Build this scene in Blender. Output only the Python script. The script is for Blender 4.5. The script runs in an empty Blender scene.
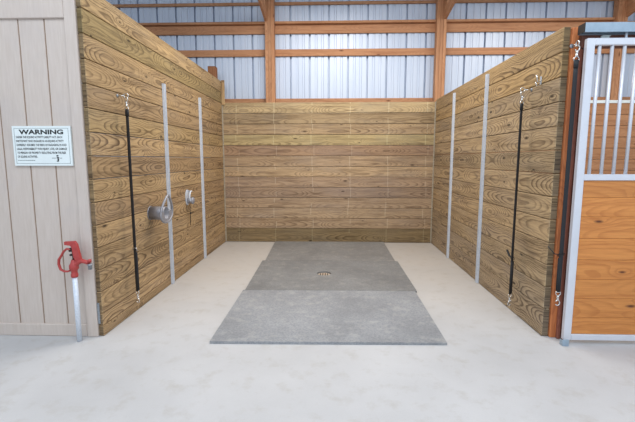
import bpy, bmesh, math, random
from mathutils import Vector, Matrix
random.seed(7)
PI = math.pi
S = bpy.context.scene
COL = S.collection

# ------------------------------------------------------------------ camera, sky, lights, exposure
cam = bpy.data.objects.new('camera', bpy.data.cameras.new('camera'))
COL.objects.link(cam)
cam.data.sensor_width = 36.0
cam.data.lens = 405.37 / 635 * 36.0
cam.data.clip_start = 0.05
YAW, PITCH = -0.0351, -0.1273
fw = Vector((math.sin(YAW) * math.cos(PITCH), math.cos(YAW) * math.cos(PITCH), math.sin(PITCH)))
rt = Vector((math.cos(YAW), -math.sin(YAW), 0))
up = rt.cross(fw)
m = Matrix((rt, up, -fw)).transposed().to_4x4()
m.translation = Vector((0.0704, -7.1117, 1.4731))
cam.matrix_world = m
S.camera = cam

world = bpy.data.worlds.new('sky'); S.world = world
world.use_nodes = True
bg = world.node_tree.nodes['Background']
bg.inputs['Color'].default_value = (0.76, 0.86, 1.0, 1)
bg.inputs['Strength'].default_value = 1.12


def area(name, loc, rot, sx, sy, power, color):
    l = bpy.data.lights.new(name, 'AREA'); l.shape = 'RECTANGLE'
    l.size = sx; l.size_y = sy; l.energy = power; l.color = color
    o = bpy.data.objects.new(name, l); COL.objects.link(o)
    o.location = loc; o.rotation_euler = rot
    return o


area('stall_light', (0.1, -2.2, 4.12), (0, 0, 0), 1.7, 2.0, 128, (1.0, 0.94, 0.88))
area('aisle_light', (0.3, -6.6, 4.7), (math.radians(12), 0, 0), 7.0, 2.4, 225, (0.82, 0.90, 1.0))
area('next_stall_fill', (3.4, -1.9, 4.1), (0, 0, 0), 1.6, 1.6, 75, (1.0, 0.93, 0.84))  # added fill that brightens the planks behind the door bars

S.view_settings.view_transform = 'Standard'
S.view_settings.look = 'None'
S.view_settings.gamma = 1
S.view_settings.use_curve_mapping = False
S.view_settings.exposure = -0.12


# ------------------------------------------------------------------ helpers
def lin(r, g, b):
    f = lambda c: (c / 255) / 12.92 if c / 255 <= 0.04045 else ((c / 255 + 0.055) / 1.055) ** 2.4
    return (f(r), f(g), f(b), 1)


class MB:
    """collects geometry in one bmesh, with a grain UV and a per-board colour"""
    def __init__(s):
        s.bm = bmesh.new()
        s.uv = s.bm.loops.layers.uv.new('UVMap')
        s.col = s.bm.loops.layers.float_color.new('board')

    def _fin(s, faces, ax=2, c=(0, 0, 0), seed=None, tint=(1, 1, 1), smooth=False, endshade=False):
        sd = random.random() if seed is None else seed
        off = sd * 23.0
        oth = [i for i in range(3) if i != ax]
        for f in faces:
            f.smooth = smooth
            n = [abs(v) for v in f.normal]
            k = n.index(max(n))
            if k == ax:
                a, b = oth
            else:
                a = ax; b = [i for i in oth if i != k][0]
            e = 0.55 if (k == ax and endshade) else 1.0      # saw-cut board ends are browner
            for l in f.loops:
                p = l.vert.co
                if k == ax:
                    l[s.uv].uv = ((p[a] - c[a]) * 0.2 + off, p[b] - c[b] + 0.05)
                else:
                    l[s.uv].uv = (p[a] + off, p[b] - c[b])
                l[s.col] = (tint[0] * e, tint[1] * e, tint[2] * e, sd)

    def box(s, x0, x1, y0, y1, z0, z1, ax=2, bev=0.0, seed=None, tint=(1, 1, 1), mat=None):
        r = bmesh.ops.create_cube(s.bm, size=1)
        vs = r['verts']
        c = ((x0 + x1) / 2, (y0 + y1) / 2, (z0 + z1) / 2)
        d = (abs(x1 - x0), abs(y1 - y0), abs(z1 - z0))
        for v in vs:
            v.co = Vector((v.co.x * d[0] + c[0], v.co.y * d[1] + c[1], v.co.z * d[2] + c[2]))
        faces = list({f for v in vs for f in v.link_faces})
        if bev > 0:
            es = list({e for v in vs for e in v.link_edges})
            n0 = set(s.bm.faces)
            bmesh.ops.bevel(s.bm, geom=es, offset=bev, segments=1, affect='EDGES', profile=0.5)
            faces = [f for f in s.bm.faces if f not in n0] + [f for f in faces if f.is_valid]
        faces = list(set(faces))
        for f in faces: f.normal_update()
        s._fin(faces, ax, c, seed, tint, endshade=True)
        if mat is not None:
            vv = {v for f in faces for v in f.verts}
            for v in vv: v.co = mat @ v.co
        return s

    def tube(s, pts, r, n=10, closed=False, ry=None, twist=0.0, cap=True):
        """round (or elliptical) tube along pts; r number or list"""
        pts = [Vector(p) for p in pts]
        N = len(pts)
        rs = r if isinstance(r, (list, tuple)) else [r] * N
        rings = []
        prev = None
        for i, p in enumerate(pts):
            if closed:
                t = pts[(i + 1) % N] - pts[i - 1]
            else:
                t = pts[min(i + 1, N - 1)] - pts[max(i - 1, 0)]
            t.normalize()
            if prev is None:
                a = Vector((0, 0, 1)) if abs(t.z) < 0.9 else Vector((1, 0, 0))
                u = t.cross(a).normalized()
            else:
                u = (prev - t * prev.dot(t)).normalized()
            prev = u
            w = t.cross(u)
            k = 1 if ry is None else ry
            ring = []
            for j in range(n):
                an = 2 * PI * j / n + twist
                ring.append(s.bm.verts.new(p + u * math.cos(an) * rs[i] + w * math.sin(an) * rs[i] * k))
            rings.append(ring)
        fs = []
        for i in range(N if closed else N - 1):
            A, B = rings[i], rings[(i + 1) % N]
            for j in range(n):
                fs.append(s.bm.faces.new((A[j], A[(j + 1) % n], B[(j + 1) % n], B[j])))
        for f in fs: f.normal_update()
        s._fin(fs, smooth=True)
        if cap and not closed:
            e = [s.bm.faces.new(rings[0][::-1]), s.bm.faces.new(rings[-1])]
            for f in e: f.normal_update()
            s._fin(e)
        return s

    def lathe(s, prof, n=24, mat=None, smooth=True):
        """profile [(r,z)] spun round z; mat places it"""
        rings = []
        for (r, z) in prof:
            rings.append([s.bm.verts.new((r * math.cos(2 * PI * j / n), r * math.sin(2 * PI * j / n), z)) for j in range(n)])
        fs = []
        for A, B in zip(rings[:-1], rings[1:]):
            for j in range(n):
                fs.append(s.bm.faces.new((A[j], A[(j + 1) % n], B[(j + 1) % n], B[j])))
        if prof[0][0] > 1e-4: fs.append(s.bm.faces.new(rings[0][::-1]))
        if prof[-1][0] > 1e-4: fs.append(s.bm.faces.new(rings[-1]))
        if mat is not None:
            for R in rings:
                for v in R: v.co = mat @ v.co
        for f in fs: f.normal_update()
        s._fin(fs, smooth=smooth)
        return s

    def prism(s, outline, d0, d1, mat=None, ax=2):
        """outline [(a,b)] in local xy extruded from z=d0 to d1; mat places it"""
        A = [s.bm.verts.new((p[0], p[1], d0)) for p in outline]
        B = [s.bm.verts.new((p[0], p[1], d1)) for p in outline]
        n = len(outline)
        fs = [s.bm.faces.new(A[::-1]), s.bm.faces.new(B)]
        for j in range(n):
            fs.append(s.bm.faces.new((A[j], A[(j + 1) % n], B[(j + 1) % n], B[j])))
        if mat is not None:
            for v in A + B: v.co = mat @ v.co
        for f in fs: f.normal_update()
        s._fin(fs, ax)
        return s

    def build(s, name, mat, parent=None, loc=None):
        bmesh.ops.recalc_face_normals(s.bm, faces=s.bm.faces[:])
        me = bpy.data.meshes.new(name); s.bm.to_mesh(me); s.bm.free()
        me.materials.append(mat)
        o = bpy.data.objects.new(name, me); COL.objects.link(o)
        if parent: o.parent = parent
        if loc is not None: o.location = loc
        return o


def tag(o, label=None, cat=None, group=None, kind=None):
    if label: o['label'] = label
    if cat: o['category'] = cat
    if group: o['group'] = group
    if kind: o['kind'] = kind
    return o


def empty(name, loc, label, cat, group=None):
    o = bpy.data.objects.new(name, None); COL.objects.link(o)
    o.location = loc; o.empty_display_size = 0.05
    return tag(o, label, cat, group)


def structure(o):
    o['kind'] = 'structure'
    return o


def copy_tree(o, parent=None):
    c = o.copy(); COL.objects.link(c)
    if parent: c.parent = parent
    for ch in list(o.children): copy_tree(ch, c)
    return c


def T(x, y, z): return Matrix.Translation((x, y, z))
def RX(d): return Matrix.Rotation(math.radians(d), 4, 'X')
def RY(d): return Matrix.Rotation(math.radians(d), 4, 'Y')
def RZ(d): return Matrix.Rotation(math.radians(d), 4, 'Z')


# ------------------------------------------------------------------ materials
class NT:
    def __init__(s, name):
        s.m = bpy.data.materials.new(name); s.m.use_nodes = True
        s.t = s.m.node_tree; s.b = s.t.nodes['Principled BSDF']
    def n(s, typ, **kw):
        x = s.t.nodes.new(typ)
        for k, v in kw.items(): setattr(x, k, v)
        return x
    def put(s, sock, v):
        if isinstance(v, bpy.types.NodeSocket): s.t.links.new(v, sock)
        else: sock.default_value = v
    def math(s, op, a, b=0.0, c=None, clamp=False):
        x = s.n('ShaderNodeMath', operation=op, use_clamp=clamp)
        s.put(x.inputs[0], a); s.put(x.inputs[1], b)
        if c is not None: s.put(x.inputs[2], c)
        return x.outputs[0]
    def xyz(s, x, y, z=0.0):
        q = s.n('ShaderNodeCombineXYZ')
        for i, v in enumerate((x, y, z)): s.put(q.inputs[i], v)
        return q.outputs[0]
    def noise(s, vec, scale=1.0, detail=2.0, rough=0.5):
        q = s.n('ShaderNodeTexNoise'); s.put(q.inputs['Vector'], vec)
        q.inputs['Scale'].default_value = scale; q.inputs['Detail'].default_value = detail
        q.inputs['Roughness'].default_value = rough
        return q.outputs['Fac']
    def ramp(s, fac, stops):
        q = s.n('ShaderNodeValToRGB'); s.put(q.inputs[0], fac)
        el = q.color_ramp.elements
        while len(el) < len(stops): el.new(0.5)
        for e, (p, c) in zip(el, stops):
            e.position = p; e.color = c if len(c) == 4 else (*c, 1)
        return q.outputs[0]
    def mix(s, fac, a, b, mode='MIX'):
        q = s.n('ShaderNodeMix', data_type='RGBA', blend_type=mode)
        s.put(q.inputs['Factor'], fac); s.put(q.inputs['A'], a); s.put(q.inputs['B'], b)
        return q.outputs['Result']
    def bump(s, h, strength=0.3, dist=0.002):
        q = s.n('ShaderNodeBump'); q.inputs['Strength'].default_value = strength
        q.inputs['Distance'].default_value = dist
        s.put(q.inputs['Height'], h); s.t.links.new(q.outputs[0], s.b.inputs['Normal'])
    def color(s, c): s.put(s.b.inputs['Base Color'], c)
    def set(s, **kw):
        for k, v in kw.items(): s.b.inputs[k.replace('_', ' ')].default_value = v
        return s


def wood(name, light, dark, knot, ring=0.012, contrast=0.8, rough=0.75, grey=0.25, knots=0.55, ticks=False,
         gloss=0.3, streak=0.5, ksize=1.0):
    t = NT(name)
    uv = t.n('ShaderNodeUVMap', uv_map='UVMap')
    sp = t.n('ShaderNodeSeparateXYZ'); t.put(sp.inputs[0], uv.outputs[0])
    u, v = sp.outputs[0], sp.outputs[1]
    at = t.n('ShaderNodeAttribute', attribute_name='board')
    sd = at.outputs['Alpha']
    s9 = t.math('MULTIPLY', sd, 91.0)
    # knots
    kv = t.n('ShaderNodeTexVoronoi', voronoi_dimensions='2D')
    t.put(kv.inputs['Vector'], t.xyz(t.math('MULTIPLY_ADD', u, 1.7, s9), t.math('MULTIPLY_ADD', v, 5.0, s9)))
    kv.inputs['Scale'].default_value = 1.0
    ks = t.n('ShaderNodeSeparateColor'); t.put(ks.inputs[0], kv.outputs['Color'])
    on = t.math('GREATER_THAN', ks.outputs[0], 1.0 - knots)
    kd = kv.outputs['Distance']
    size = t.math('MULTIPLY_ADD', ks.outputs[1], 0.05 * ksize, 0.02 * ksize)
    kq = t.math('DIVIDE', kd, size)
    kfield = t.math('MULTIPLY', t.math('EXPONENT', t.math('MULTIPLY', t.math('MULTIPLY', kd, kd), -28.0)), on)
    kspot = t.math('MULTIPLY', t.math('SUBTRACT', 1.35, kq, clamp=True), on)
    # growth rings cut by the board face
    dlow = t.noise(t.xyz(t.math('MULTIPLY_ADD', u, 0.85, s9), s9), 1.0, 1.5, 0.5)
    d = t.math('MULTIPLY_ADD', dlow, 0.34, -0.06)
    wob = t.noise(t.xyz(t.math('MULTIPLY', u, 3.0), t.math('MULTIPLY', v, 16.0), s9), 1.0, 4.0, 0.62)
    vo = t.math('ADD', t.math('MULTIPLY_ADD', sd, 0.12, -0.06), t.math('MULTIPLY_ADD', wob, 0.050, v))
    r = t.math('SQRT', t.math('ADD', t.math('MULTIPLY', vo, vo), t.math('MULTIPLY', d, d)))
    r = t.math('ADD', r, t.math('MULTIPLY', kfield, 0.04))
    fr = t.math('FRACT', t.math('DIVIDE', r, ring))
    late = t.ramp(fr, [(0.0, (0, 0, 0)), (0.5, (0.10,) * 3), (0.74, (0.75,) * 3), (0.84, (1, 1, 1)), (0.94, (0.9,) * 3), (1.0, (0, 0, 0))])
    fib = t.noise(t.xyz(t.math('MULTIPLY', u, 7.0), t.math('MULTIPLY', v, 260.0), s9), 1.0, 3.0, 0.6)
    amp = t.noise(t.xyz(t.math('MULTIPLY', u, 0.9), t.math('MULTIPLY', v, 3.0), t.math('ADD', s9, 7.0)), 1.0, 2.0)
    amp = t.math('MULTIPLY_ADD', amp, 1.5, -0.15, clamp=True)
    lf = t.math('MULTIPLY', t.math('MULTIPLY', late, amp), contrast)
    c = t.mix(lf, light, dark)
    c = t.mix(t.math('MULTIPLY', t.math('SUBTRACT', 0.62, fib, clamp=True), 1.1), c, dark)
    # long streaks of darker, older wood along the board
    stk = t.noise(t.xyz(t.math('MULTIPLY_ADD', u, 1.6, s9), t.math('MULTIPLY', v, 26.0), t.math('ADD', s9, 3.0)), 1.0, 4.0, 0.65)
    c = t.mix(t.math('MULTIPLY', t.math('SUBTRACT', stk, 0.47, clamp=True), streak * 5.0, clamp=True), c, dark)
    c = t.mix(t.math('MULTIPLY', t.math('SUBTRACT', 0.43, stk, clamp=True), streak * 4.0, clamp=True), c, tuple(min(1, x * 1.25) for x in light[:3]) + (1,))
    # weather blotches
    bl = t.noise(t.xyz(t.math('MULTIPLY_ADD', u, 1.1, s9), t.math('MULTIPLY', v, 4.0), s9), 1.0, 4.0, 0.6)
    g = t.math('MULTIPLY', t.math('SUBTRACT', bl, 0.45, clamp=True), grey * 4, clamp=True)
    c = t.mix(g, c, lin(160, 148, 138))
    c = t.mix(t.math('MULTIPLY', kspot, 0.9, clamp=True), c, knot)
    if ticks:       # pale upright ticks at regular spacing across the boards
        ub = t.math('FRACT', t.math('DIVIDE', t.math('ADD', t.math('SUBTRACT', u, t.math('MULTIPLY', sd, 23.0)), t.math('MULTIPLY_ADD', sd, 0.09, 0.22)), 0.655))
        tk = t.math('MULTIPLY', t.math('LESS_THAN', ub, 0.020), t.math('GREATER_THAN', bl, 0.44))
        c = t.mix(t.math('MULTIPLY', tk, 0.35), c, lin(225, 215, 190))
    c = t.mix(1.0, c, at.outputs['Color'], 'MULTIPLY')
    t.color(c)
    t.set(Roughness=rough); t.b.inputs['Specular IOR Level'].default_value = gloss
    t.bump(t.math('ADD', t.math('MULTIPLY', late, -0.6), fib), 0.25, 0.002)
    return t.m


M = {}
M['side_wood'] = wood('treated pine', lin(196, 168, 128), lin(74, 53, 35), lin(40, 28, 20), ring=0.0115, contrast=1.0, grey=0.22, knots=0.4)
M['back_wood'] = wood('treated pine back', lin(197, 172, 140), lin(90, 69, 50), lin(56, 40, 30), ring=0.012, contrast=0.8, grey=0.38, knots=0.3, ticks=True)
M['lumber'] = wood('framing lumber', lin(194, 144, 106), lin(146, 96, 64), lin(96, 54, 34), ring=0.012, contrast=0.5, grey=0.05, knots=0.35, rough=0.7)
M['post_wood'] = wood('orange post wood', lin(208, 134, 84), lin(150, 84, 52), lin(70, 34, 22), ring=0.012, contrast=0.6, grey=0.04, knots=0.3, rough=0.65)
M['jamb_wood'] = wood('red brown jamb wood', lin(140, 92, 76), lin(104, 62, 52), lin(52, 26, 22), ring=0.012, contrast=0.5, grey=0.04, knots=0.1, rough=0.6)
M['door_wood'] = wood('varnished pine', lin(216, 146, 78), lin(166, 94, 40), lin(66, 22, 14), ring=0.020, contrast=0.62, streak=0.4, ksize=2.0, grey=0.0, knots=0.62, rough=0.4, gloss=0.5)
M['end_wood'] = wood('end grain', lin(160, 136, 110), lin(112, 92, 74), lin(60, 46, 38), ring=0.01, contrast=0.5, grey=0.4, knots=0.2)


def simple(name, c, rough=0.5, metal=0.0, var=0.0, scale=20.0, c2=None, bump=0.0, spec=0.5, stretch=(1, 1, 1)):
    t = NT(name)
    t.set(Roughness=rough, Metallic=metal); t.b.inputs['Specular IOR Level'].default_value = spec
    tc = t.n('ShaderNodeTexCoord')
    mp = t.n('ShaderNodeMapping'); mp.inputs['Scale'].default_value = stretch
    t.put(mp.inputs[0], tc.outputs['Object'])
    nz = t.noise(mp.outputs[0], scale, 4.0, 0.6)
    c2 = c2 or tuple(x * 0.75 for x in c[:3]) + (1,)
    f = t.math('MULTIPLY', t.math('MULTIPLY_ADD', nz, 2.6, -0.8, clamp=True), var)
    t.color(t.mix(f, c, c2))
    if bump > 0: t.bump(nz, bump, 0.004)
    return t.m


M['galv'] = simple('galvanised steel', lin(226, 233, 242), 0.4, 0.1, 0.6, 60, lin(188, 198, 210))
M['galv_dull'] = simple('dull galvanised steel', lin(168, 174, 180), 0.5, 0.5, 0.9, 90, lin(120, 124, 128))
M['chrome'] = simple('chrome', lin(222, 220, 216), 0.22, 0.9, 0.3, 30)
M['dark_metal'] = simple('dark metal', lin(52, 48, 46), 0.5, 0.6, 0.4, 40)
M['alu'] = simple('white aluminium frame', lin(222, 224, 230), 0.35, 0.25, 0.3, 12, lin(200, 204, 212))
M['track'] = simple('blue grey track steel', lin(166, 184, 198), 0.42, 0.35, 0.6, 25, lin(140, 160, 176))
M['nylon'] = simple('black webbing', lin(26, 27, 30), 0.65, 0.0, 0.5, 200, lin(44, 45, 48))
M['grey_plastic'] = simple('grey cast metal', lin(164, 164, 170), 0.4, 0.3, 0.7, 25, lin(128, 128, 134))
M['red'] = simple('red paint', lin(184, 72, 68), 0.4, 0.0, 0.6, 35, lin(150, 44, 42), 0.1)
M['dusty'] = simple('dusty metal', lin(190, 180, 160), 0.6, 0.1, 0.9, 50, lin(140, 126, 104))
M['sign_white'] = simple('sign white', lin(232, 240, 238), 0.35, 0, 0.2, 6)
M['sign_ink'] = simple('sign ink', lin(28, 34, 34), 0.5)
M['sign_grey'] = simple('sign border grey', lin(110, 122, 122), 0.5)
M['drain'] = simple('sandy drain cover', lin(206, 188, 166), 0.7, 0, 0.6, 60, lin(160, 138, 116))
M['drain_dark'] = simple('dark drain bowl', lin(60, 48, 40), 0.8)
M['roof'] = simple('roof steel', lin(205, 208, 212), 0.5, 0.1, 0.3, 3)


def mk_white():
    t = NT('painted siding'); t.set(Roughness=0.55)
    tc = t.n('ShaderNodeTexCoord'); mp = t.n('ShaderNodeMapping'); mp.inputs['Scale'].default_value = (60, 60, 5)
    t.put(mp.inputs[0], tc.outputs['Object'])
    n1 = t.noise(mp.outputs[0], 1.0, 4.0, 0.6)
    n2 = t.noise(tc.outputs['Object'], 2.5, 4.0, 0.6)
    c = t.mix(t.math('MULTIPLY_ADD', n1, 1.6, -0.5, clamp=True), lin(198, 184, 172), lin(213, 201, 191))
    c = t.mix(t.math('MULTIPLY', t.math('SUBTRACT', n2, 0.5, clamp=True), 1.2), c, lin(182, 174, 172))
    t.color(c); t.bump(n1, 0.5, 0.003)
    return t.m


M['white'] = mk_white()
M['groove'] = simple('groove brown', lin(150, 126, 106), 0.8, 0, 0.4, 40)


def mk_floor():
    t = NT('concrete'); t.set(Roughness=0.72); t.b.inputs['Specular IOR Level'].default_value = 0.3
    tc = t.n('ShaderNodeTexCoord'); P = tc.outputs['Object']
    n1 = t.noise(P, 0.9, 5.0, 0.6); n2 = t.noise(P, 7.0, 5.0, 0.65); n3 = t.noise(P, 90.0, 2.0, 0.6)
    c = t.mix(t.math('MULTIPLY_ADD', n1, 2.2, -0.6, clamp=True), lin(186, 185, 184), lin(205, 204, 203))
    c = t.mix(t.math('MULTIPLY', t.math('SUBTRACT', n2, 0.52, clamp=True), 2.2, clamp=True), c, lin(172, 165, 154))
    c = t.mix(t.math('MULTIPLY', n3, 0.16), c, lin(150, 146, 140))
    # dusty tan wear inside the stall, with the warmer light there painted in
    sp = t.n('ShaderNodeSeparateXYZ'); t.put(sp.inputs[0], P)
    wy = t.math('MULTIPLY_ADD', sp.outputs[1], 0.5, 1.95, clamp=True)
    c = t.mix(t.math('MULTIPLY', wy, t.math('MULTIPLY_ADD', n1, 0.6, 0.05)), c, lin(184, 170, 148))
    t.color(c); t.bump(n3, 0.12, 0.002)
    return t.m


M['floor'] = mk_floor()


def mk_mat():
    t = NT('rubber mat'); t.set(Roughness=0.62); t.b.inputs['Specular IOR Level'].default_value = 0.55
    tc = t.n('ShaderNodeTexCoord'); P = tc.outputs['Object']
    n1 = t.noise(P, 1.6, 4.0, 0.6); n2 = t.noise(P, 70.0, 2.0, 0.7); n3 = t.noise(P, 9.0, 4.0, 0.6)
    at = t.n('ShaderNodeAttribute', attribute_name='board')
    c = t.mix(t.math('MULTIPLY_ADD', n1, 2.4, -0.7, clamp=True), lin(122, 122, 121), lin(148, 148, 147))
    c = t.mix(t.math('MULTIPLY_ADD', n2, 1.6, -0.55, clamp=True), c, lin(92, 94, 97))
    c = t.mix(t.math('MULTIPLY', t.math('SUBTRACT', n3, 0.52, clamp=True), 1.6), c, lin(172, 168, 160))
    c = t.mix(1.0, c, at.outputs['Color'], 'MULTIPLY')
    t.color(c); t.bump(n2, 0.5, 0.004)
    return t.m


M['mat'] = mk_mat()


def mk_steel():
    t = NT('steel siding'); t.set(Roughness=0.42, Metallic=0.15)
    tc = t.n('ShaderNodeTexCoord'); mp = t.n('ShaderNodeMapping'); mp.inputs['Scale'].default_value = (5, 1, 0.7)
    t.put(mp.inputs[0], tc.outputs['Object'])
    n1 = t.noise(mp.outputs[0], 1.0, 3.0, 0.6)
    t.color(t.mix(n1, lin(178, 191, 210), lin(206, 214, 226)))
    return t.m


M['steel'] = mk_steel()

# ------------------------------------------------------------------ setting
W = 1.83
b = MB()
n = 48; HX, HY, HR = -0.023, -2.06, 0.088
inn = [(HX + HR * math.cos(2 * PI * i / n), HY + HR * math.sin(2 * PI * i / n)) for i in range(n)]
sq = []
for i in range(n):
    a, c = math.cos(2 * PI * i / n), math.sin(2 * PI * i / n); k = 0.4 / max(abs(a), abs(c))
    sq.append((HX + a * k, HY + c * k))
it = [b.bm.verts.new((*p, 0)) for p in inn]; ib = [b.bm.verts.new((*p, -0.12)) for p in inn]; so = [b.bm.verts.new((*p, 0)) for p in sq]
fs = []
for i in range(n):
    j = (i + 1) % n
    fs += [b.bm.faces.new((it[i], so[i], so[j], it[j])), b.bm.faces.new((ib[i], it[i], it[j], ib[j]))]
fs.append(b.bm.faces.new(ib[::-1]))
for x0, x1, y0, y1 in ((-12, HX - .4, -11, .6), (HX + .4, 12, -11, .6), (HX - .4, HX + .4, -11, HY - .4), (HX - .4, HX + .4, HY + .4, .6)):
    fs.append(b.bm.faces.new([b.bm.verts.new((x, y, 0)) for x, y in ((x0, y0), (x1, y0), (x1, y1), (x0, y1))]))
for f in fs: f.normal_update()
b._fin(fs)
structure(b.build('floor', M['floor']))
# small bowl under the mats is built with the drain (thing)

b = MB()
rm = T(0.0, 0.35, 4.40) @ RX(-10)
b.box(-12, 12, -9.3, 0.25, 0, 0.03, ax=0, mat=rm)
structure(b.build('ceiling', M['roof']))


# rear steel siding with ribs, seen from inside
def siding(x0, x1, y, z0, z1):
    prof = []
    x = -1.984 - 0.3325 * 32
    while x < x1:
        if x > x0:
            prof += [(x - 0.017, 0), (x - 0.013, 0.055), (x + 0.013, 0.055), (x + 0.017, 0)]
            for k in (1, 2):
                q = x + 0.3325 * k / 3
                prof += [(q - 0.022, 0), (q - 0.014, 0.009), (q + 0.014, 0.009), (q + 0.022, 0)]
        x += 0.3325
    bm = bmesh.new()
    lo = [bm.verts.new((px, y + d, z0)) for px, d in prof]; hi = [bm.verts.new((px, y + d, z1)) for px, d in prof]
    for i in range(len(prof) - 1):
        bm.faces.new((lo[i], lo[i + 1], hi[i + 1], hi[i]))
    me = bpy.data.meshes.new('wall_rear'); bm.to_mesh(me); bm.free(); me.materials.append(M['steel'])
    o = bpy.data.objects.new('wall_rear', me); COL.objects.link(o)
    sm = o.modifiers.new('thickness', 'SOLIDIFY'); sm.thickness = 0.004; sm.offset = -1
    return structure(o)


siding(-11.8, 11.4, 0.22, 0.0, 4.47)


def bt(lo=0.86, hi=1.08, warm=0.03):
    k = random.uniform(lo, hi); w = random.uniform(-warm, warm)
    return (k * (1 + w), k, k * (1 - w))


# left partition of horizontal boards
b = MB()
zs = [2.80 - 0.186 * k for k in range(15)] + [0.092, 0.0]
lt = [(1.0, .98, .88), (.74, .76, .62), (.96, .92, .82), (.94, .90, .82), (.84, .80, .74), (.92, .90, .78), (1.04, 1.0, .92),
      (.80, .75, .70), (.98, .94, .86), (.86, .80, .75), (1.0, .95, .88), (.92, .88, .82), (.88, .84, .78), (1.0, .96, .90),
      (1.04, 1.0, .96), (.78, .74, .70)]
for k in range(len(zs) - 1):
    b.box(-1.872, -1.83, -3.937, -0.002, zs[k + 1] + 0.0025, zs[k] - 0.0025, ax=1, bev=0.005, tint=lt[k])
structure(b.build('wall_left', M['side_wood']))

# right partition
b = MB()
zs = [2.474 - 0.186 * k for k in range(13)] + [0.0]
for k in range(len(zs) - 1):
    t = bt(0.80, 1.06, 0.02)
    if k == 0: t = (.88, .84, .72)
    if k == 1: t = (.96, .90, .74)
    if k >= 11: t = (.86, .90, 1.0)
    if k == 10: t = (.90, .92, .95)
    b.box(1.83, 1.886, -3.812, -0.002, zs[k + 1] + 0.0025, zs[k] - 0.0025, ax=1, bev=0.005, tint=t)
structure(b.build('wall_right', M['side_wood']))

# back wall boards
b = MB()
zs = [2.44 - 0.1825 * k for k in range(13)] + [0.0]
tb = [(1.06, 1.06, .90), (.82, .79, .68), (.92, .87, .76), (1.0, 1.03, .80), (.80, .70, .66), (.95, .89, .83), (1.08, 1.02, .92),
      (.90, .84, .83), (.80, .75, .76), (.93, .88, .86), (1.0, .95, .90), (.95, .89, .83), (.58, .55, .42)]
for k in range(len(zs) - 1):
    b.box(-1.83, 1.83, 0, 0.04, zs[k + 1] + 0.0025, zs[k] - 0.0025, ax=0, bev=0.005, tint=tb[k])
structure(b.build('wall_back', M['back_wood']))

# boards on the back of the neighbouring stall, seen between the door bars
b = MB()
z = 2.40; k = 0
while z > 0.01:
    z1 = max(0, z - 0.186)
    q = random.uniform(.92, 1.06)
    b.box(1.872, 6.6, 0, 0.04, z1 + 0.0025, z - 0.0025, ax=0, bev=0.005, tint=(q, q * .98, q * .92))
    z = z1
structure(b.build('wall_stall', M['lumber']))
b = MB(); b.box(1.872, 6.6, -0.004, 0.04, 2.402, 2.449, ax=0)
structure(b.build('trim_1', M['sign_white']))

# white grooved siding wall beside the wash bay
b = MB()
b.box(-11, -1.874, -3.925, -3.85, 0.0, 2.80)
xg = [-1.965]
x = -1.962 - 0.170
xs = []
while x > -10.9:
    xs.append(x); x -= 0.206
edges = [-1.96] + xs + [-11]
for a, c in zip(edges[:-1], edges[1:]):
    b.box(c + 0.005, a - 0.005, -3.934, -3.9245, 0.10, 2.55, bev=0.003)
wf = structure(b.build('wall_front', M['white']))
b = MB()
for x in xs: b.box(x - 0.005, x + 0.005, -3.9285, -3.924, 0.1, 2.54)
structure(b.build('trim_5', M['groove']))
b = MB(); b.box(-1.965, -1.874, -3.952, -3.925, 0.0, 2.80, bev=0.004)
structure(b.build('trim_2', M['white']))
b = MB(); b.box(-11, -1.966, -3.952, -3.925, 2.535, 2.80, ax=0, bev=0.004)
structure(b.build('trim_3', M['white']))
b = MB(); b.box(-11, -1.966, -3.950, -3.925, 0.0, 0.105, ax=0, bev=0.006)
structure(b.build('baseboard_front', M['white']))

# ------------------------------------------------------------------ timber frame
def post(x0, x1, label):
    b = MB(); n = 3; w = (x1 - x0) / n
    for i in range(n):
        b.box(x0 + i * w + .001, x0 + (i + 1) * w - .001, 0.042 + (0.004 if i == 1 else 0), 0.178, 0.0, 4.46, ax=2, bev=0.003,
              tint=bt(.9, 1.06, .03))
    return tag(b.build('timber_post', M['lumber']), label, 'post', 'timber posts of the rear wall')


POSTS = [(-1.075, -0.915), (1.812, 1.973), (4.745, 4.905)]
post(*POSTS[0], 'laminated timber post standing behind the back board wall, left of its middle')
post(*POSTS[1], 'laminated timber post rising at the back right corner of the wash bay')
post(*POSTS[2], 'laminated timber post seen through and above the stall door bars')


def girt(z0, z1, label, ry=0):
    b = MB(); b.box(-11.8, 11.3, 0.18, 0.218, z0, z1, ax=0, bev=0.003, tint=bt(.92, 1.02))
    return tag(b.build('wall_girt', M['lumber']), label, 'girt', 'girts of the rear wall')


girt(4.088, 4.134, 'thin timber girt running along the very top of the steel wall')
girt(3.617, 3.760, 'wide timber girt directly below the projecting ledge on the steel wall')
girt(3.245, 3.358, 'timber girt across the steel wall midway between ledge and board wall')
girt(2.453, 2.528, 'timber girt lying just above the top edge of the board wall')
segs = [(-11.8, -1.078), (-0.912, 1.809), (1.976, 4.742), (4.908, 7.3)]
ll = ['narrow timber ledge on the steel wall left of the left post', 'narrow timber ledge on the steel wall between the left and corner posts',
      'narrow timber ledge on the steel wall above the right partition and stall door', None]
for (a, c), l in zip(segs, ll):
    if l is None: continue
    b = MB(); b.box(a, c, 0.11, 0.218, 3.762, 3.80, ax=0, bev=0.003, tint=bt(.94, 1.02))
    tag(b.build('girt_ledge', M['lumber']), l, 'ledge', 'ledges of the rear wall')


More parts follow.
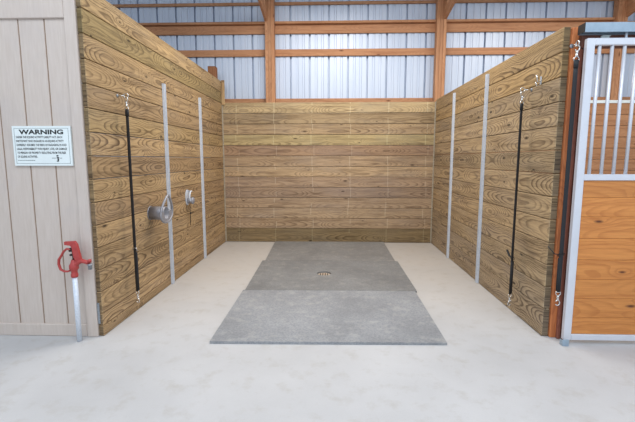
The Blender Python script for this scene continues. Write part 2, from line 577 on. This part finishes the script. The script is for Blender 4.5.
def truss(x, label):
    root = empty('roof_truss', (x, 0.04, 3.78), label, 'roof truss', 'roof trusses')
    A = Matrix(((0, 0, 1, 0), (1, 0, 0, 0), (0, 1, 0, 0), (0, 0, 0, 1)))
    k = math.tan(math.radians(10)); t = 0.020
    def member(name, out):
        b = MB(); b.prism(out, -t, t, mat=A, ax=1); b.build(name, M['lumber'], root)
    member('bottom_chord', [(0, 0.0), (-8.8, 8.8 * k), (-8.8, 8.8 * k + 0.14), (0, 0.14)])
    member('top_chord', [(0, 0.46), (-8.8, 8.8 * k + 0.46), (-8.8, 8.8 * k + 0.60), (0, 0.60)])
    for y in (-0.001, -2.2, -4.4, -6.6):
        member('web', [(y, -y * k + 0.1405), (y - 0.14, -(y - 0.14) * k + 0.1405), (y - 0.14, -(y - 0.14) * k + 0.4595), (y, -y * k + 0.4595)])
    return root


truss(-1.055, 'roof truss running towards the aisle from the top of the left post')
truss(1.945, 'roof truss running towards the aisle from the top of the corner post')
truss(4.885, 'roof truss running towards the aisle above the stall door')

# stub of post and corner board at the far end of the left partition
b = MB(); b.box(-2.02, -1.89, -0.13, 0.0, 0.0, 3.02, ax=2, bev=0.004, tint=(.62, .52, .44))
tag(b.build('post_stub', M['lumber']), 'dark brown post end poking above the far end of the left partition', 'post')
b = MB(); b.box(-1.829, -1.775, -0.024, -0.001, 2.40, 2.81, ax=2, bev=0.003, tint=(1.1, 1.02, .9))
tag(b.build('corner_board', M['side_wood']), 'short upright board at the back left corner above the back wall', 'board')

# galvanised corner channels
for sx, z1, nm in ((-1, 2.40, 'left'), (1, 2.44, 'right')):
    b = MB()
    x = sx * 1.829
    b.box(min(x, x - sx * 0.016), max(x, x - sx * 0.016), -0.004, -0.0005, 0.01, z1)
    b.box(min(x, x - sx * 0.003), max(x, x - sx * 0.003), -0.032, -0.0045, 0.01, z1)
    tag(b.build('corner_angle', M['dusty']), 'thin metal corner strip where the back wall meets the %s partition' % nm, 'corner strip',
        'metal corner strips')


# ------------------------------------------------------------------ galvanised wall channels
def channel(sx, y, z1, label):
    x = sx * 1.83
    root = empty('wall_channel', (x, y, 0), label, 'metal channel', 'galvanised channels on the partitions')
    b = MB(); d = -sx
    def bx(a0, a1, y0, y1, z0, z2): b.box(min(d * a0, d * a1), max(d * a0, d * a1), y0, y1, z0, z2)
    bx(0.0005, 0.003, -0.0205, 0.0205, 0.004, z1)
    bx(0.003, 0.026, -0.0205, -0.018, 0.004, z1)
    bx(0.003, 0.026, 0.018, 0.0205, 0.004, z1)
    bx(0.026, 0.0285, -0.0205, -0.009, 0.004, z1)
    bx(0.026, 0.0285, 0.009, 0.0205, 0.004, z1)
    b.build('rail', M['galv'], root)
    for z in (z1 - 0.06, z1 * 0.5, 0.12):
        q = MB(); q.lathe([(0.0, 0.0075), (0.005, 0.0075), (0.0078, 0.004), (0.0078, 0)], 12, T(d * 0.003, 0, z) @ RY(90 * d))
        q.build('screw', M['dark_metal'], root)
    return root


channel(-1, -2.49, 2.31, 'galvanised channel on the left partition behind the grey hose hanger')
channel(-1, -1.24, 2.34, 'galvanised channel on the left partition nearest the back wall')
channel(1, -2.33, 2.42, 'galvanised channel on the right partition nearer the aisle, beside the black strap')
channel(1, -1.09, 2.41, 'galvanised channel on the right partition nearest the back wall')


# ------------------------------------------------------------------ cross ties
def snap(z, flip, parent, hook=True):
    """bolt snap: hook loop, body, swivel eye; hangs between z (ring end) and z-0.115*flip"""
    s = -flip
    b = MB()
    pts = []
    for i in range(15):
        a = math.radians(-60 + 300 * i / 14)
        pts.append((0, 0.017 * math.cos(a + PI / 2), z + s * (0.021 - 0.021 * math.sin(a + PI / 2))))
    b.tube(pts, 0.0045, 8)
    b.lathe([(0.0, 0.0), (0.009, 0.002), (0.0105, 0.012), (0.008, 0.022), (0.008, 0.03), (0.011, 0.034), (0.011, 0.04), (0, 0.042)], 14,
            T(0, 0, z + s * 0.038) @ (RX(0) if s > 0 else RX(180)))
    b.lathe([(0.0, 0), (0.004, 0.001), (0.004, 0.014), (0, 0.016)], 10, T(0.007, 0, z + s * 0.055) @ RY(90))
    o = b.build('snap_hook', M['chrome'], parent)
    b = MB()
    zz = z + s * 0.092
    w = 0.019
    b.tube([(0, -w, zz + s * 0.018), (0, w, zz + s * 0.018), (0, w, zz + s * 0.004), (0, 0.008, zz - s * 0.010), (0, -0.008, zz - s * 0.010), (0, -w, zz + s * 0.004)], 0.004, 8, closed=True)
    b.build('swivel_loop', M['chrome'], o)
    return z + s * 0.110


def eye_bolt(loc, d, length, label):
    """d: unit direction out of the surface; ring at loc"""
    d = Vector(d)
    root = empty('eye_bolt', loc, label, 'eye bolt', 'eye bolts holding the straps')
    b = MB()
    # ring plane contains d and z
    pts = [tuple(d * (0.020 * math.cos(a)) + Vector((0, 0, 0.020 * math.sin(a)))) for a in [2 * PI * i / 18 for i in range(18)]]
    b.tube(pts, 0.0042, 8, closed=True)
    b.tube([tuple(-d * 0.020), tuple(-d * (length - 0.001))], 0.0048, 8)
    b.build('ring', M['chrome'], root)
    b = MB()
    q = d.to_track_quat('Z', 'Y').to_matrix().to_4x4()
    b.lathe([(0, 0), (0.016, 0), (0.016, 0.003), (0.007, 0.006), (0, 0.006)], 16, Matrix.Translation(-d * (length - 0.0005)) @ q)
    b.build('washer', M['galv_dull'], root)
    return root


def cross_tie(loc, L, label, rot=0, tail=None, w=0.017, split=0.62, sway=0.0):
    root = empty('cross_tie', loc, label, 'tie strap', 'hanging cross tie straps')
    root.rotation_euler = (0, 0, math.radians(rot))
    z = snap(-0.012, 1, root)
    zt = z + 0.006
    zb = -L + 0.112
    zm = zt + (zb - zt) * split
    N = 14
    b = MB()
    pts = [(sway * math.sin(PI * i / N), 0, zt + (zb - zt) * i / N) for i in range(N + 1)]
    b.tube(pts, w, 12, ry=0.28, twist=0)
    st = b.build('webbing', M['nylon'], root)
    b = MB()
    b.tube([(0.008, 0, zm - 0.03), (0.008, 0, zb + 0.01)], w * 1.08, 12, ry=0.32)
    b.build('folded_end', M['nylon'], st)
    b = MB(); b.tube([(0.0, 0, zt - 0.002), (0.0, 0, zt - 0.06)], w * 1.12, 12, ry=0.55)
    b.build('stitched_end', M['nylon'], st)
    b = MB()
    b.tube([(-0.009, -w * 1.25, zm + 0.014), (-0.009, w * 1.25, zm + 0.014), (0.012, w * 1.25, zm - 0.014), (0.012, -w * 1.25, zm - 0.014)], 0.003, 8, closed=True)
    b.build('slide_buckle', M['dark_metal' if tail else 'chrome'], root)
    if tail:
        b = MB()
        b.tube([(0.004, 0, zm - 0.005), (tail[0] * 0.5, tail[1] * 0.5, zm + 0.004), (tail[0], tail[1], zm + tail[2])], w * 0.75, 10, ry=0.3)
        b.build('loose_tail', M['nylon'], root)
    # lower snap
    snap(-L, -1, root)
    return root


LS = (-1.752, -3.487, 2.030)
eye_bolt(LS, (1, 0, 0), 0.078, 'silver eye bolt screwed high in the left partition')
cross_tie(LS, 1.90, 'black cross tie strap hanging on the left partition', rot=68, split=0.76, w=0.0185)
RS = (1.752, -3.363, 2.080)
eye_bolt(RS, (-1, 0, 0), 0.078, 'silver eye bolt screwed high in the right partition')
cross_tie(RS, 1.98, 'black cross tie strap with a loose tail hanging on the right partition', rot=-68, tail=(-0.111, 0.045, 0.05), split=0.80, w=0.015)
PS = (1.889, -3.905, 2.325)
eye_bolt(PS, (0, -1, 0), 0.075, 'silver eye bolt on the orange post beside the stall door')
cross_tie(PS, 2.02, 'black cross tie strap hanging against the orange post beside the stall door', rot=90, tail=(0.03, 0.09, 0.06), split=0.83, w=0.017)

# ------------------------------------------------------------------ double hook on right partition
root = empty('coat_hook', (1.8295, -3.52, 2.13), 'small silver double hook high on the right partition near its front end', 'hook')
b = MB(); b.box(-0.004, 0, -0.012, 0.012, -0.035, 0.035, bev=0.0015); b.build('back_plate', M['chrome'], root)
b = MB(); b.tube([(-0.003, 0, 0.0), (-0.015, 0, -0.012), (-0.028, 0, -0.008), (-0.035, 0, 0.02), (-0.036, 0, 0.045)], [0.006, 0.006, 0.006, 0.006, 0.008], 10)
b.build('upper_prong', M['chrome'], root)
b = MB(); b.tube([(-0.003, 0, -0.022), (-0.018, 0, -0.042), (-0.036, 0, -0.040), (-0.044, 0, -0.012)], [0.005, 0.005, 0.005, 0.006], 10)
b.build('lower_prong', M['chrome'], root)

# ------------------------------------------------------------------ hose hanger on left partition
root = empty('hose_hanger', (-1.83, -2.96, 0.912), 'grey hollow hose hanger with teardrop rim sticking out of the left partition', 'hose hanger')
b = MB()   # hollow drum pointing into the bay (+x)
b.lathe([(0.066, 0.005), (0.070, 0.0), (0.070, 0.170), (0.062, 0.170), (0.060, 0.012)], 28, RY(90))
b.build('drum', M['grey_plastic'], root)
b = MB(); b.lathe([(0, 0.0), (0.074, 0.0), (0.074, 0.005), (0, 0.011)], 24, T(0.001, 0, 0) @ RY(90)); b.build('wall_plate', M['grey_plastic'], root)
b = MB()
pts = []
for i in range(36):
    a = 2 * PI * i / 36
    yy = 0.150 * math.sin(a); zz = -math.cos(a)
    zz = 0.185 * zz if zz > 0 else 0.095 * zz
    if zz > 0: yy *= (1 - 0.45 * (zz / 0.185) ** 1.6)
    pts.append((0.172 + 0.022 * max(0, zz / 0.185), yy, zz))
b.tube(pts, 0.013, 10, closed=True)
b.build('rim', M['grey_plastic'], root)
b = MB()   # flange between drum mouth and lower half of the rim
for i in range(36):
    p, q = pts[i], pts[(i + 1) % 36]
    if p[2] > 0.02 and q[2] > 0.02: continue
    A = []
    for P in (p, q):
        a = math.atan2(P[2], P[1])
        A.append((Vector((0.168, 0.064 * math.cos(a), 0.064 * math.sin(a))), Vector(P)))
    vs = [b.bm.verts.new(A[0][0]), b.bm.verts.new(A[0][1]), b.bm.verts.new(A[1][1]), b.bm.verts.new(A[1][0])]
    vs2 = [b.bm.verts.new(v.co + Vector((0.006, 0, 0))) for v in vs]
    fs = [b.bm.faces.new(vs), b.bm.faces.new(vs2[::-1])]
    for j in range(4):
        fs.append(b.bm.faces.new((vs[j], vs[(j + 1) % 4], vs2[(j + 1) % 4], vs2[j])))
    b._fin(fs)
b.build('flange', M['grey_plastic'], root)

# ------------------------------------------------------------------ round-knobbed fitting
root = empty('wall_valve', (-1.83, -1.87, 0.95), 'small silver wall fitting with round knob and thin rod, right of the hose hanger', 'valve')
b = MB()
out = [(0.052 * math.cos(2 * PI * i / 28), 0.085 * math.sin(2 * PI * i / 28)) for i in range(28)]
A = Matrix(((0, 0, 1, 0), (1, 0, 0, 0), (0, 1, 0, 0.02), (0, 0, 0, 1)))
b.prism(out, 0.001, 0.010, mat=A); b.build('oval_plate', M['galv'], root)
b = MB(); b.lathe([(0, 0.0), (0.030, 0.0), (0.030, 0.02), (0.024, 0.03), (0.036, 0.036), (0.040, 0.05), (0.036, 0.064), (0, 0.068)], 20, T(0.010, 0, -0.015) @ RY(90))
b.build('round_knob', M['grey_plastic'], root)
b = MB()
pts = [(0.05, 0.0 - 0.055 * math.sin(a), 0.03 + 0.06 * math.cos(a)) for a in [math.radians(d) for d in range(-20, 150, 14)]]
pts = [(0.012, 0.02, 0.085)] + pts
b.tube(pts, 0.008, 8); b.build('lever', M['galv'], root)
b = MB(); b.tube([(0.03, 0, -0.045), (0.03, 0, -0.29)], 0.004, 8); b.tube([(0.03, 0.0, -0.155), (0.03, 0.05, -0.157)], 0.006, 8)
b.build('thin_rod', M['dark_metal'], root)
root.scale = (1.2, 1.2, 1.2)

# ------------------------------------------------------------------ floor mats and drain
TH = 0.021
def mat_poly(pts, label, tint, z=0.0005, hole=None):
    bm_ = MB()
    cx = sum(p[0] for p in pts) / 4; cy = sum(p[1] for p in pts) / 4
    if hole is None:
        bm_.prism(pts, z, z + TH)
    else:
        hx, hy, hr = hole; n = 48
        inn = [(hx + hr * math.cos(2 * PI * i / n), hy + hr * math.sin(2 * PI * i / n)) for i in range(n)]
        outp = []
        for i in range(n):          # cast a ray from the hole to the edge of the quad
            dx, dy = math.cos(2 * PI * i / n), math.sin(2 * PI * i / n); best = 1e9
            for j in range(4):
                (x1, y1), (x2, y2) = pts[j], pts[(j + 1) % 4]
                den = dx * (y2 - y1) - dy * (x2 - x1)
                if abs(den) < 1e-9: continue
                t = ((x1 - hx) * (y2 - y1) - (y1 - hy) * (x2 - x1)) / den
                q = ((x1 - hx) * dy - (y1 - hy) * dx) / den
                if t > 0 and -1e-6 <= q <= 1 + 1e-6: best = min(best, t)
            outp.append([hx + dx * best, hy + dy * best])
        for c in pts:               # pull the nearest sample onto each corner
            k = min(range(n), key=lambda i: (outp[i][0] - c[0]) ** 2 + (outp[i][1] - c[1]) ** 2); outp[k] = list(c)
        L = {}
        for nm, ring, zz in (('it', inn, z + TH), ('ib', inn, z), ('ot', outp, z + TH), ('ob', outp, z)):
            L[nm] = [bm_.bm.verts.new((p[0], p[1], zz)) for p in ring]
        fs = []
        for i in range(n):
            j = (i + 1) % n
            for a, c in (('it', 'ot'), ('ob', 'ib'), ('ot', 'ob'), ('ib', 'it')):
                fs.append(bm_.bm.faces.new((L[a][i], L[c][i], L[c][j], L[a][j])))
        for f in fs: f.normal_update()
        bm_._fin(fs)
    for f in bm_.bm.faces:
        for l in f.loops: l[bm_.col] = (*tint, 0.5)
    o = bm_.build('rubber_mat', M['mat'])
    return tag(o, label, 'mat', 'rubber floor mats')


mat_poly([(-0.905, -4.045), (0.995, -4.005), (1.000, -2.728), (-0.915, -2.752)], 'grey rubber floor mat nearest the aisle, largest in view', (1.34, 1.37, 1.42))  # lighter, bluer tint paints the sky reflection into the mat
mat_poly([(-0.895, -2.746), (1.020, -2.722), (1.018, -1.402), (-0.925, -1.42)], 'grey rubber floor mat with the round drain hole, between two others', (1.0, 1.0, .99), hole=(-0.023, -2.06, 0.092))
mat_poly([(-0.885, -1.414), (0.985, -1.396), (0.990, -0.035), (-0.930, -0.055)], 'grey rubber floor mat against the back wall', (1.08, 1.06, 1.03))
root = empty('floor_drain', (-0.023, -2.06, 0.0), 'sandy round floor drain seen through the hole in the middle mat', 'drain')
b = MB(); b.lathe([(0.0, -0.030), (0.078, -0.030), (0.078, 0.004), (0.070, 0.008), (0.0, 0.008)], 32); b.build('drain_cover', M['drain'], root)
b = MB(); b.lathe([(0.084, -0.118), (0.0875, -0.118), (0.0875, -0.0005), (0.080, -0.0005), (0.080, -0.030), (0.084, -0.032)], 36); b.build('collar', M['drain_dark'], root)
for i in range(4):
    x = -0.045 + 0.03 * i
    h = 0.055 - abs(x) * 0.4
    b = MB(); b.box(x - 0.007, x + 0.007, -h, h, 0.001, 0.0092); b.build('slot', M['drain_dark'], root)

# ------------------------------------------------------------------ red yard hydrant
root = empty('yard_hydrant', (-1.982, -4.03, 0), 'red yard hydrant on a galvanised pipe in front of the white wall', 'hydrant')
b = MB(); b.lathe([(0, 0.0005), (0.0195, 0.0005), (0.0195, 0.56), (0, 0.56)], 20); b.build('standpipe', M['galv'], root)
b = MB()
b.lathe([(0, .535), (.026, .535), (.030, .545), (.030, .565), (.025, .575), (.027, .60), (.038, .615), (.038, .650), (.026, .668), (.020, .69), (.016, .70), (0, .70)], 20)
# spout arm and its outlet
b.tube([(0.0, 0, 0.625), (0.03, 0, 0.668), (0.07, -0.002, 0.690), (0.115, -0.004, 0.680), (0.142, -0.005, 0.672)], [0.026, 0.024, 0.021, 0.019, 0.022], 14)
b.build('head_casting', M['red'], root)
b = MB()
b.lathe([(0.0, 0), (0.024, 0), (0.024, 0.012), (0.018, 0.016), (0.017, 0.05), (0.0, 0.05)], 16, T(0.150, -0.006, 0.662) @ RX(180))
b.build('hose_outlet', M['galv_dull'], root)
b = MB(); b.lathe([(0, 0), (0.014, 0), (0.014, 0.03), (0, 0.032)], 10, T(0.150, -0.006, 0.675)); b.build('outlet_cap', M['red'], root)
# upright guide arm with flat sloping back
b = MB()
A = Matrix(((1, 0, 0, 0), (0, 0, -1, 0.010), (0, 1, 0, 0), (0, 0, 0, 1)))
b.prism([(-0.062, 0.868), (0.028, 0.874), (0.048, 0.845), (0.076, 0.700), (0.030, 0.690), (0.012, 0.72), (0.000, 0.815), (-0.010, 0.832), (-0.062, 0.838)], 0.0, 0.026, mat=A)
b.build('guide_arm', M['red'], root)
# lift rod and linkage
b = MB()
b.tube([(0, 0, 0.69), (-0.004, 0, 0.80)], 0.007, 10)
b.box(-0.026, 0.016, -0.012, 0.012, 0.735, 0.752, bev=0.002); b.box(-0.03, 0.010, -0.014, 0.014, 0.775, 0.80, bev=0.002)
b.build('lift_rod', M['dark_metal'], root)
# looped handle on the wall side
b = MB()
b.tube([(-0.006, -0.012, 0.800), (-0.045, -0.014, 0.802), (-0.075, -0.014, 0.775), (-0.095, -0.014, 0.740), (-0.120, -0.014, 0.705), (-0.126, -0.014, 0.660), (-0.112, -0.014, 0.610), (-0.080, -0.013, 0.592), (-0.050, -0.012, 0.592), (-0.028, -0.010, 0.600)],
       [0.013, 0.014, 0.014, 0.014, 0.015, 0.015, 0.014, 0.013, 0.012, 0.012], 12, ry=0.7)
b.build('handle', M['red'], root)
b = MB(); b.lathe([(0, 0), (0.012, 0), (0.012, 0.045), (0, 0.045)], 10, T(-0.008, 0.022, 0.802) @ RX(90)); b.build('pivot_bolt', M['dark_metal'], root)

for ch in root.children:
    if ch.name.split('.')[0] != 'standpipe':
        ch.scale = (0.90, 0.95, 0.87); ch.location.z = 0.545 * (1 - 0.87)

# ------------------------------------------------------------------ warning sign
SX0, SX1, SZ0, SZ1 = -2.449, -1.978, 1.421, 1.731
SY = -3.934
root = empty('warning_sign', (SX0, SY, SZ0), 'white warning sign with black lettering on the white wall', 'sign')
w, h = SX1 - SX0, SZ1 - SZ0
shear = Matrix.Identity(4)
b = MB(); b.box(0, w, -0.0185, -0.0005, 0, h, bev=0.001); b.build('panel', M['sign_white'], root)
b = MB(); t = 0.0022; q = 0.017; y0, y1 = -0.0195, -0.0184
b.box(q, w - q, y0, y1, q, q + t); b.box(q, w - q, y0, y1, h - q - t, h - q)
b.box(q, q + t, y0, y1, q + t, h - q - t); b.box(w - q - t, w - q, y0, y1, q + t, h - q - t)
b.build('border_line', M['sign_grey'], root)


def text(body, x0, x1, zc, size, name, bold, mat=M['sign_ink']):
    cu = bpy.data.curves.new(name, 'FONT'); cu.body = body; cu.size = 1.0
    cu.offset = bold; cu.extrude = 0.0; cu.resolution_u = 3
    o = bpy.data.objects.new(name, cu); COL.objects.link(o)
    dg = bpy.context.evaluated_depsgraph_get(); dg.update()
    me = bpy.data.meshes.new_from_object(o.evaluated_get(dg))
    bpy.data.objects.remove(o); bpy.data.curves.remove(cu)
    xs_ = [v.co.x for v in me.vertices]; ys_ = [v.co.y for v in me.vertices]
    a, c = min(xs_), max(xs_); d, e = min(0, min(ys_)) if False else 0.0, 0.70
    for v in me.vertices:
        x = x0 + (v.co.x - a) / (c - a) * (x1 - x0); z = zc + (v.co.y - 0.35) / 0.70 * size
        v.co = (x, -0.0193, z)
    me.name = name; me.materials.clear(); me.materials.append(mat)
    ob = bpy.data.objects.new(name, me); COL.objects.link(ob); ob.parent = root
    return ob


text('WARNING', 0.055, w - 0.058, h - 0.046, 0.034, 'heading', 0.038)
lines = [('UNDER THE EQUINE ACTIVITY LIABILITY ACT, EACH', 0.028, 0.402), ('PARTICIPANT WHO ENGAGES IN AN EQUINE ACTIVITY', 0.028, 0.412),
         ('EXPRESSLY ASSUMES THE RISKS OF ENGAGING IN AND', 0.030, 0.432), ('LEGAL RESPONSIBILITY FOR INJURY, LOSS, OR DAMAGE', 0.030, 0.434),
         ('TO PERSON OR PROPERTY RESULTING FROM THE RISK', 0.030, 0.424), ('OF EQUINE ACTIVITIES.', 0.030, 0.190)]
for i, (s, a, c) in enumerate(lines):
    text(s, a, c, h - 0.086 - 0.0305 * i, 0.0165, 'text_line', 0.022)
b = MB()
random.seed(3)
x = 0.030
while x < 0.17:
    L = random.uniform(0.006, 0.016); b.box(x, x + L, -0.0195, -0.0184, 0.040, 0.0445); x += L + 0.003
b.build('fine_print', M['sign_grey'], root)
b = MB()      # little figure mark at the lower right
def blob(cx, cz, rx, rz):
    A = Matrix(((1, 0, 0, cx), (0, 0, -1, 0), (0, 1, 0, cz), (0, 0, 0, 1)))
    b.prism([(rx * math.cos(2 * PI * i / 14), rz * math.sin(2 * PI * i / 14)) for i in range(14)], 0.0184, 0.0195, mat=A)
blob(0.352, 0.078, 0.009, 0.006); blob(0.355, 0.062, 0.011, 0.0065); blob(0.357, 0.047, 0.007, 0.008); blob(0.352, 0.036, 0.010, 0.004)
b.build('emblem', M['sign_ink'], root)
b = MB()
b.bm.free()
for x0, x1 in ((0.306, 0.338), (0.372, 0.388)):
    b = MB(); b.box(x0, x1, -0.0195, -0.0184, 0.058, 0.062); b.build('emblem_side_mark', M['sign_grey'], root)

# ------------------------------------------------------------------ right-hand post, jamb, header, track, sliding stall door
b = MB(); b.box(1.887, 2.02, -3.832, -3.69, 0, 2.462, ax=2, bev=0.004, tint=(1.0, .92, .86))
tag(b.build('stall_post', M['post_wood']), 'orange stained post between the right partition and the stall door', 'post')
root = empty('door_jamb', (1.955, -3.832, 0), 'red brown upright jamb boards behind the edge of the stall door', 'jamb')
b = MB(); b.box(-0.022, 0.004, -0.028, -0.0005, 0.0, 2.30, ax=2, bev=0.003, tint=(1.15, 1.05, 1)); b.build('stop_board', M['jamb_wood'], root)
b = MB(); b.box(0.008, 0.060, -0.040, -0.0005, 0.0, 2.30, ax=2, bev=0.003, tint=(.9, .9, .95)); b.build('jamb_board', M['jamb_wood'], root)
b = MB(); b.box(1.935, 4.7, -3.872, -3.833, 2.302, 2.47, ax=0, bev=0.003, tint=(.85, .85, .85))
tag(b.build('door_header', M['jamb_wood']), 'dark red brown header board behind the sliding door track', 'header board')

root = empty('door_track', (1.902, -3.935, 2.388), 'blue grey box track mounted above the sliding stall door', 'track')
b = MB(); Lx = 2.7
b.box(0, Lx, -0.030, -0.027, 0.0, 0.066, ax=0)
b.box(0, Lx, -0.027, 0.055, 0.063, 0.066, ax=0)
b.box(0, Lx, 0.052, 0.055, 0.0, 0.063, ax=0)
b.box(0, Lx, -0.027, -0.008, 0.0, 0.003, ax=0)
b.box(0, Lx, 0.030, 0.052, 0.0, 0.003, ax=0)
b.build('rail', M['track'], root)
b = MB(); b.box(-0.004, -0.0005, -0.030, 0.055, 0.001, 0.065); b.build('end_shadow', M['dark_metal'], root)  # dark plate standing in for the shade in the open track end
DX0, DX1, DY0, DY1, DZ0, DZ1 = 1.937, 3.22, -3.945, -3.905, 0.030, 2.352
root = empty('stall_door', (DX0, -3.925, DZ0), 'sliding stall door of varnished pine with a white metal frame and bars', 'door')
w = DX1 - DX0; h = DZ1 - DZ0; hy = 0.020
b = MB()
b.box(0, 0.058, -hy, hy, 0, h, bev=0.004); b.box(w - 0.058, w, -hy, hy, 0, h, bev=0.004)
b.box(0.058, w - 0.058, -hy, hy, h - 0.050, h, bev=0.004)
b.box(0.058, w - 0.058, -hy, hy, 0, 0.050, bev=0.004)
b.box(0.058, w - 0.058, -hy, hy, 1.281, 1.328, bev=0.004)
b.build('frame', M['alu'], root)
b = MB()
zj = [0.050, 0.19, 0.345, 0.50, 0.66, 0.83, 1.0, 1.15, 1.281]
for a, c in zip(zj[:-1], zj[1:]):
    q = random.uniform(.92, 1.06)
    b.box(0.058, w - 0.058, -0.010, 0.012, a + 0.0008, c - 0.0008, ax=0, bev=0.002, tint=(q, q * .97, q * .92))
tag(b.build('plank_panel', M['door_wood'], root), 'varnished orange pine panel')
x = 0.101; zb0, zb1 = 1.326, h - 0.048
first = None
while x < w - 0.07:
    q = MB(); q.lathe([(0, zb0), (0.0125, zb0), (0.0125, zb1), (0, zb1)], 14)
    o = q.build('bar', M['alu'], root, (x, 0.0, 0)); x += 0.0905
b = MB(); b.lathe([(0, 0), (0.009, 0), (0.009, 0.05), (0, 0.05)], 10, T(0.285, 0.0, h - 0.001)); b.build('hanger_bolt', M['galv'], root)
b = MB(); b.lathe([(0, 0), (0.009, 0), (0.009, 0.05), (0, 0.05)], 10, T(w - 0.3, 0.0, h - 0.001)); b.build('hanger_bolt', M['galv'], root)
root = empty('door_bracket', (2.100, -3.8735, 2.352), 'small pale bracket under the track above the stall door', 'bracket')
b = MB(); b.box(-0.03, 0.03, -0.012, 0.0015, 0.0, 0.032, bev=0.002); b.box(-0.03, 0.03, -0.028, -0.012, 0.026, 0.032, bev=0.002); b.build('plate', M['sign_white'], root)
root = empty('door_guide', (1.925, -3.96, 0), 'small metal floor guide at the bottom left corner of the stall door', 'floor guide')
b = MB(); b.box(-0.02, 0.03, -0.03, 0.012, 0.0005, 0.006, bev=0.001); b.box(-0.02, 0.03, -0.03, -0.025, 0.006, 0.055, bev=0.001); b.box(-0.02, -0.015, -0.025, 0.012, 0.006, 0.045, bev=0.001)
b.build('bracket', M['track'], root)
b = MB(); b.lathe([(0, 0), (0.011, 0), (0.011, 0.03), (0, 0.03)], 12, T(-0.002, -0.01, 0.006)); b.build('roller', M['dark_metal'], root)

# metal plate at the foot of the left partition's front edge
b = MB(); b.box(-1.871, -1.852, -3.944, -3.9375, 0.11, 0.29, bev=0.001)
tag(b.build('edge_plate', M['galv_dull']), 'small grey metal plate low on the front edge of the left partition', 'metal plate')
